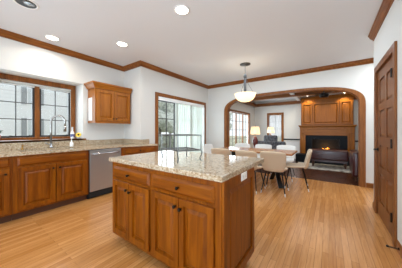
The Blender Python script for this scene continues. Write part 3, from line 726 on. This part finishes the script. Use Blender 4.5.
bm = B_(); lathe(bm, [(.245, 2.06), (.232, 2.045), (.222, 2.0), (.18, 1.93), (.10, 1.885), (.02, 1.87), (.015, 1.878), (.095, 1.893), (.175, 1.94), (.212, 2.0), (.222, 2.05)], (px, py, 0), 32)
obj('glass_bowl', bm, M['bowl'], t, smooth=True)
obj('finial', lathe(B_(), [(.0, 1.84), (.012, 1.85), (.016, 1.865), (0, 1.872)], (px, py, 0), 12), M['wire'], t, smooth=True)
point('pendant_bulb', (px, py, 2.12), 6, (1, .86, .66), .06)

# recessed lights
def can(x, y, label, lit=True, r=.083):
    t = thing('recessed_light', label, 'ceiling light', (x, y, ZC), 'recessed ceiling lights')
    obj('trim_ring', lathe(B_(), [(r+.018, ZC-.001), (r+.016, ZC-.006), (r, ZC-.008), (r-.004, ZC-.001)], (x, y, 0), 28), M['white'], t, smooth=True)
    if lit:
        obj('lamp_face', lathe(B_(), [(r-.006, ZC-.004), (0, ZC-.0045)], (x, y, 0), 24), M['can_on'], t)
        l = area('recessed_lamp', (x, y, ZC-.02), (0, 0, 0), .14, .14, 4.5, (1, .93, .82)); l.data.shape = 'DISK'; l.data.spread = math.radians(150)
    else:
        obj('baffle', lathe(B_(), [(r-.004, ZC-.003), (r*.6, ZC-.0035), (0, ZC-.004)], (x, y, 0), 24), M['can_dark'], t)
        obj('reflector', lathe(B_(), [(r*.55, -.006), (r*.4, -.012), (0, -.014)], (x+.025, y+.02, ZC), 20), M['reflector'], t)
can(-1.51, 1.717, 'lit recessed ceiling light above the island'); can(-3.70, 1.01, 'lit recessed ceiling light over the sink, nearest the crown moulding'); can(-2.965, 1.79, 'lit recessed ceiling light nearest the wall cabinet')
can(-2.94, .55, 'unlit recessed ceiling light with dark inside at the top edge', False, .1)
# ---------------------------------------------------------------- living room
FX0, FX1, FY = -.96, .745, 8.30
t = thing('fireplace', 'wood panelled fireplace with black surround at the end of the living room', 'fireplace', (-.11, 8.45, 0))
F = Fr((0, FY, 0), (1, 0, 0), (0, -1, 0))
bm = B_(); box(bm, FX0, FX0+.2, FY, 8.598, 0, 1.33); box(bm, FX1-.2, FX1, FY, 8.598, 0, 1.33); box(bm, FX0+.2, FX1-.2, FY, 8.598, 1.02, 1.33)
obj('surround', bm, M['fire_z'], t)
for a, b in ((FX0+.01, FX0+.19), (FX1-.19, FX1-.01)):
    obj('pilaster', rings(B_(), F, a, b, .02, 1.14, [(0, .02), (.03, .02), (.04, .008), (.05, .008)], 0), M['fire_z'], t)
obj('frieze', rings(B_(), F, FX0+.2, FX1-.2, 1.04, 1.28, [(0, .014), (.03, .014), (.035, .006), (.05, .006)], 0), M['fire_x'], t)
obj('mantel_shelf', sweep(B_(), [(FX0-.0, 8.59), (FX0, FY), (FX1, FY), (FX1, 8.59)], [(-.28, 0), (.01, 0), (.015, .02), (.035, .04), (.05, .05), (.05, .085), (-.28, .085)], 1.33, -1), M['fire_x'], t)
obj('overmantel', bx(FX0+.03, FX1-.03, FY+.08, 8.598, 1.416, 2.555), M['fire_z'], t)
F2 = Fr((0, FY+.08, 0), (1, 0, 0), (0, -1, 0))
xa, xb = FX0+.06, FX1-.06
for a, b in ((xa, xa+.36), (xa+.38, xb-.38), (xb-.36, xb)):
    obj('wood_panel', rings(B_(), F2, a, b, 1.45, 2.28, [(0, .040), (.045, .040), (.05, .002), (.062, .002), (.09, .022)], 0), M['fire_z'], t)
obj('overmantel_crown', sweep(B_(), [(FX0+.03, 8.59), (FX0+.03, FY+.08), (FX1-.03, FY+.08), (FX1-.03, 8.59)], [(-.1, 0), (.01, 0), (.03, .03), (.04, .05), (-.1, .05)], 2.43, -1), M['fire_x'], t)
bm = B_(); box(bm, FX0+.2, FX0+.42, FY+.02, FY+.06, .3, 1.02); box(bm, FX1-.42, FX1-.2, FY+.02, FY+.06, .3, 1.02); box(bm, FX0+.42, FX1-.42, FY+.02, FY+.06, .88, 1.02)
obj('black_granite_facing', bm, M['granite_black'], t)
bm = B_(); box(bm, FX0+.2, FX1-.2, FY+.28, FY+.295, .0, 1.02); box(bm, FX0+.42, FX0+.43, FY+.06, FY+.28, .35, .88); box(bm, FX1-.43, FX1-.42, FY+.06, FY+.28, .35, .88); box(bm, FX0+.2, FX1-.2, FY+.02, FY+.28, .0, .30)
obj('firebox', bm, M['blackmat'], t)
bm = B_(); fbox(bm, F, FX0+.41, FX0+.425, .32, .88, -.02, .0); fbox(bm, F, FX1-.425, FX1-.41, .32, .88, -.02, 0); fbox(bm, F, FX0+.41, FX1-.41, .87, .885, -.02, 0)
obj('firebox_frame', bm, M['dkbronze'], t)
bm = B_()
for x0, y0, x1, y1, z in ((-.4, 8.42, .15, 8.40, .36), (-.35, 8.46, .2, 8.48, .37), (-.3, 8.44, .05, 8.42, .44)): tube(bm, [(x0, y0, z), ((x0+x1)/2, y0+.01, z+.01), (x1, y1, z)], .045, 10)
obj('logs', bm, M['log'], t)
bm = B_()
for k in range(7):
    x = -.24+k*.05; hh = random.uniform(.09, .2)*(1-abs(k-3)/6); y = 8.41
    lathe(bm, [(.016, .41), (.024, .41+hh*.35), (.012, .41+hh*.75), (0, .41+hh)], (x, y, 0), 8)
obj('flames', bm, M['flame'], t, smooth=True)
point('fire_light', (-.1, 8.30, .55), 3, (1, .5, .15), .08)
tag(obj('hearth', bx(FX0-.1, FX1+.1, 7.85, FY-.03, .0, .30), M['granite_black'], bevel=.006), 'raised black stone hearth before the fireplace', 'hearth')
for x, nm in ((-.68, 'left'), (.46, 'right')):
    l = bpy.data.lights.new('overmantel_spot', 'SPOT'); l.energy = 20; l.color = (1, .82, .5); l.spot_size = math.radians(110); l.spot_blend = .6; l.shadow_soft_size = .03
    o = bpy.data.objects.new('overmantel_spot', l); C.objects.link(o); o.location = (x, 8.16, 2.53); o.rotation_euler = (math.radians(12), 0, 0)
    q = thing('eyeball_spotlight', 'small lit ceiling spotlight above the %s end of the fireplace cabinet' % nm, 'spotlight', (x, 8.12, 2.56))
    obj('housing', lathe(B_(), [(.06, 2.559), (.055, 2.545), (.04, 2.543)], (x, 8.12, 0), 16), M['white'], q); obj('lamp_face', lathe(B_(), [(.04, 2.542), (0, 2.5415)], (x, 8.12, 0), 16), M['can_on'], q)

# rug, ottoman, armchair, loveseat, lamps
tag(obj('rug', bx(-.95, 1.2, 6.7, 7.8, .0005, .012), M['rug']), 'grey patterned rug in front of the fireplace', 'rug')
def cushion(bm, x0, x1, y0, y1, z0, z1, r=.05, n=5):
    b = B_(); box(b, x0, x1, y0, y1, z0, z1); bmesh.ops.bevel(b, geom=b.edges[:], offset=r, segments=n, affect='EDGES', profile=.6)
    me = bpy.data.meshes.new('t'); b.to_mesh(me); b.free(); bm.from_mesh(me); bpy.data.meshes.remove(me); return bm
t = thing('leather_ottoman', 'wide burgundy leather ottoman in front of the fire', 'ottoman', (0, 7.35, .012))
obj('seat_cushion', cushion(B_(), -.52, .50, 7.1, 7.6, .24, .58, .06), M['leather'], t, smooth=True)
obj('frame', bx(-.48, .46, 7.13, 7.57, .19, .25), M['leather'], t)
for x in (-.44, .42):
    for y in (7.18, 7.52): obj('leg', lathe(B_(), [(.02, .0125), (.03, .1), (.035, .19), (0, .19)], (x, y, 0), 10), M['toe'], t)
t = thing('armchair', 'burgundy leather armchair beside the right arch post', 'armchair', (.92, 6.0, 0))
obj('arm', cushion(B_(), .46, .64, 5.62, 6.45, .1, .70, .07), M['leather'], t, smooth=True); obj('arm', cushion(B_(), 1.22, 1.40, 5.62, 6.45, .1, .64, .07), M['leather'], t, smooth=True)
obj('seat', cushion(B_(), .64, 1.22, 5.75, 6.48, .12, .46, .05), M['leather'], t, smooth=True); obj('backrest', cushion(B_(), .60, 1.26, 5.60, 5.80, .2, .92, .07), M['leather'], t, smooth=True)
for x in (.53, 1.33):
    for y in (5.69, 6.38): obj('leg', lathe(B_(), [(.015, 0), (.025, .11), (0, .11)], (x, y, 0), 10), M['toe'], t)
t = thing('loveseat', 'dark patterned sofa beyond the arch left of the fireplace', 'sofa', (-1.62, 6.7, 0))
obj('backrest', cushion(B_(), -2.12, -1.17, 6.4, 6.6, .18, .84, .06), M['sofafab'], t, smooth=True)
obj('seat', cushion(B_(), -2.0, -1.29, 6.58, 7.25, .15, .46, .05), M['sofafab'], t, smooth=True)
for a, b in ((-2.14, -2.0), (-1.29, -1.15)): obj('arm', cushion(B_(), a, b, 6.45, 7.25, .12, .62, .05), M['sofafab'], t, smooth=True)
for x in (-2.07, -1.22):
    for y in (6.52, 7.15): obj('leg', lathe(B_(), [(.015, 0), (.025, .13), (0, .13)], (x, y, 0), 10), M['toe'], t)
def pillow(x, y, z, m, label, s=.4, rz=0):
    b = B_(); cushion(b, -s/2, s/2, -.07, .07, 0, s, .068, 6)
    bmesh.ops.rotate(b, cent=(0, 0, 0), matrix=Matrix.Rotation(rz, 3, 'Z') @ Matrix.Rotation(-.2, 3, 'X'), verts=b.verts); bmesh.ops.translate(b, vec=(x, y, z), verts=b.verts)
    return tag(obj('throw_pillow', b, m, smooth=True), label, 'pillow')
pillow(-1.76, 6.86, .56, M['sofafab'], 'dark patterned pillow rising above the sofa back', .48); 
pillow(-1.46, 7.0, .49, M['blackmat'], 'black pillow on the right of the dark sofa', .3)
def end_table(x, y, label, h=.66):
    t = thing('side_table', label, 'side table', (x, y, 0), 'end tables by the sofa')
    obj('tabletop', lathe(B_(), [(.20, h-.03), (.205, h-.015), (.20, h), (0, h)], (x, y, 0), 24), M['beam'], t); obj('pedestal', lathe(B_(), [(.14, 0), (.13, .03), (.03, .06), (.025, h-.03)], (x, y, 0), 16), M['beam'], t)
def lamp(x, y, z, s, label):
    t = thing('table_lamp', label, 'lamp', (x, y, z), 'lit table lamps')
    obj('lamp_base', lathe(B_(), [(.05*s, z+.001), (.055*s, z+.02), (.035*s, z+.05*s), (.075*s, z+.18*s), (.085*s, z+.26*s), (.05*s, z+.36*s), (.02*s, z+.40*s), (0, z+.40*s)], (x, y, 0), 20), M['lampbase'], t, smooth=True)
    obj('stem', tube(B_(), [(x, y, z+.39*s), (x, y, z+.46*s)], .008, 8), M['brass'], t)
    b = B_(); lathe(b, [(.148*s, z+.46*s), (.115*s, z+.70*s), (.113*s, z+.70*s), (.146*s, z+.46*s)], (x, y, 0), 28); b.faces.ensure_lookup_table()
    for f in [f for f in b.faces if len(f.verts) > 4]: b.faces.remove(f)
    obj('lamp_shade', b, M['shade'], t, smooth=True)
    obj('finial', lathe(B_(), [(.008, z+.70*s), (.012, z+.72*s), (0, z+.74*s)], (x, y, 0), 10), M['brass'], t)
    point('table_lamp_bulb', (x, y, z+.55*s), 2.6, (1, .82, .58), .04)
end_table(-1.96, 5.83, 'dark side table behind the dining chairs under the nearer lamp', .60); lamp(-1.96, 5.83, .60, 1.06, 'nearer table lamp with cream shade and red-brown base')
end_table(-1.93, 7.62, 'dark side table by the far window under the farther lamp'); lamp(-1.93, 7.62, .66, .98, 'farther table lamp standing before the far window')
# ceiling fan
t = thing('ceiling_fan', 'dark ceiling fan in the living room beyond the arch', 'fan', (-.12, 6.4, 2.56)); fx, fy = -.12, 6.4
obj('hub', lathe(B_(), [(.07, 2.559), (.06, 2.52), (.02, 2.46), (.02, 2.31), (.11, 2.30), (.13, 2.25), (.09, 2.19), (0, 2.18)], (fx, fy, 0), 20), M['dkbronze'], t, smooth=True)
for k in range(5):
    a = 2*PI*k/5+.25; d = Vector((math.cos(a), math.sin(a), 0)); e = Vector((-math.sin(a), math.cos(a), .12)); o = Vector((fx, fy, 2.27)); b = B_()
    v0 = [b.verts.new(o+d*r+e*w) for r, w in ((.1, -.03), (.2, -.06), (.55, -.07), (.6, -.05), (.6, .05), (.55, .07), (.2, .06), (.1, .03))]; b.faces.new(v0)
    solid(obj('blade', b, M['fanblade'], t), .008)

# ---------------------------------------------------------------- outside
struct('ground', bx(-60, -4.5, -30, 50, -.6, -.5), M['lawn'])
hs = thing('neighbor_house', 'white clapboard neighbouring house seen through the sink window', 'house', (-17, 2, -.5))
bm = B_(); box(bm, -20, -16.1, -8, 8.5, -.5, 6.2)
for k in range(30): box(bm, -16.1, -16.06, -8, 8.5, -.5+k*.22, -.5+k*.22+.2)
obj('wall', bm, M['siding'], hs)
bm = B_(); prism(bm, [(-21, -8.5), (-15.5, -8.5), (-15.5, 9), (-21, 9)], 6.2, 6.35); obj('roof', bm, M['shutter'], hs)
for yy in (-1.2, 2.9-.05, 6.2):
    for z0, z1 in ((.8, 2.0), (2.9, 4.0)):
        y0, y1 = yy+.2, yy+.8
        w = obj('window_frame', bx(-16.06, -16.02, y0, y1, z0, z1), M['siding'], hs)
        obj('pane', bx(-16.02, -16.015, y0+.06, y1-.06, z0+.06, z1-.06), mat('pale_pane', (200, 206, 210), .2), w)
        for a, b in ((yy-.06, yy+.18), (yy+.82, yy+1.04)): obj('shutter', bx(-16.06, -16.0, a, b, z0, z1), M['shutter'], hs)
dk = struct('deck_floor', bx(-7.6, XD-.13, 2.6, 7.6, -.12, -.02), M['gravel'])
rl = thing('deck_railing', 'grey deck railing beyond the patio door', 'railing', (-7.5, 5, -.02))
bm = B_(); box(bm, -7.55, -7.47, 2.6, 7.6, .95, 1.0); box(bm, -7.53, -7.49, 2.6, 7.6, .1, .14); obj('rail', bm, M['railgrey'], rl)
for k in range(4): obj('post', bx(-7.56, -7.46, 2.65+k*1.6, 2.75+k*1.6, -.02, 1.05), M['railgrey'], rl)
bm = B_()
for k in range(44): box(bm, -7.52, -7.5, 2.8+k*.11, 2.82+k*.11, .14, .95)
obj('balusters', bm, M['railgrey'], rl)['kind'] = 'stuff'
def blob_tree(x, y, h, r, label, trunk=True, m='crown_leaf', nm='tree'):
    t = thing(nm, label, 'tree' if trunk else 'hedge', (x, y, -.5), 'trees beyond the patio' if trunk else None)
    if trunk: obj('trunk', tube(B_(), [(x, y, -.5), (x+.1, y, h*.5), (x, y+.1, h*.8)], [.16, .12, .06], 8), M['bark'], t)
    b = B_()
    for k in range(16):
        q = B_(); bmesh.ops.create_icosphere(q, subdivisions=2, radius=r*random.uniform(.3, .5))
        off = Vector((random.uniform(-1, 1)*r*.6, random.uniform(-1, 1)*r*.7, random.uniform(-.6, .6)*r+h*.7))
        for v in q.verts: v.co = v.co*random.uniform(.85, 1.15)+Vector((x, y, 0))+off
        me = bpy.data.meshes.new('t'); q.to_mesh(me); q.free(); b.from_mesh(me); bpy.data.meshes.remove(me)
    obj('foliage', b, M[m], t)
blob_tree(-14, 12.5, 4.2, 2.6, 'pale green tree beyond the patio door, nearer the left of the glass'); blob_tree(-17, 19, 5.5, 3.0, 'tall pale tree behind the patio blinds'); blob_tree(-11, 19.5, 3.8, 2.0, 'smaller tree behind the right of the patio blinds')
b = B_(); 
for k in range(40):
    q = B_(); bmesh.ops.create_icosphere(q, subdivisions=2, radius=.5)
    for v in q.verts: v.co = v.co*random.uniform(.85, 1.15)+Vector((-11+random.uniform(-.15, .15), 5+k*.32, .05+random.uniform(0, .3)))
    me = bpy.data.meshes.new('t'); q.to_mesh(me); q.free(); b.from_mesh(me); bpy.data.meshes.remove(me)
tag(obj('hedge', b, M['hedge']), 'clipped green hedge beyond the deck railing', 'hedge', kind='stuff')
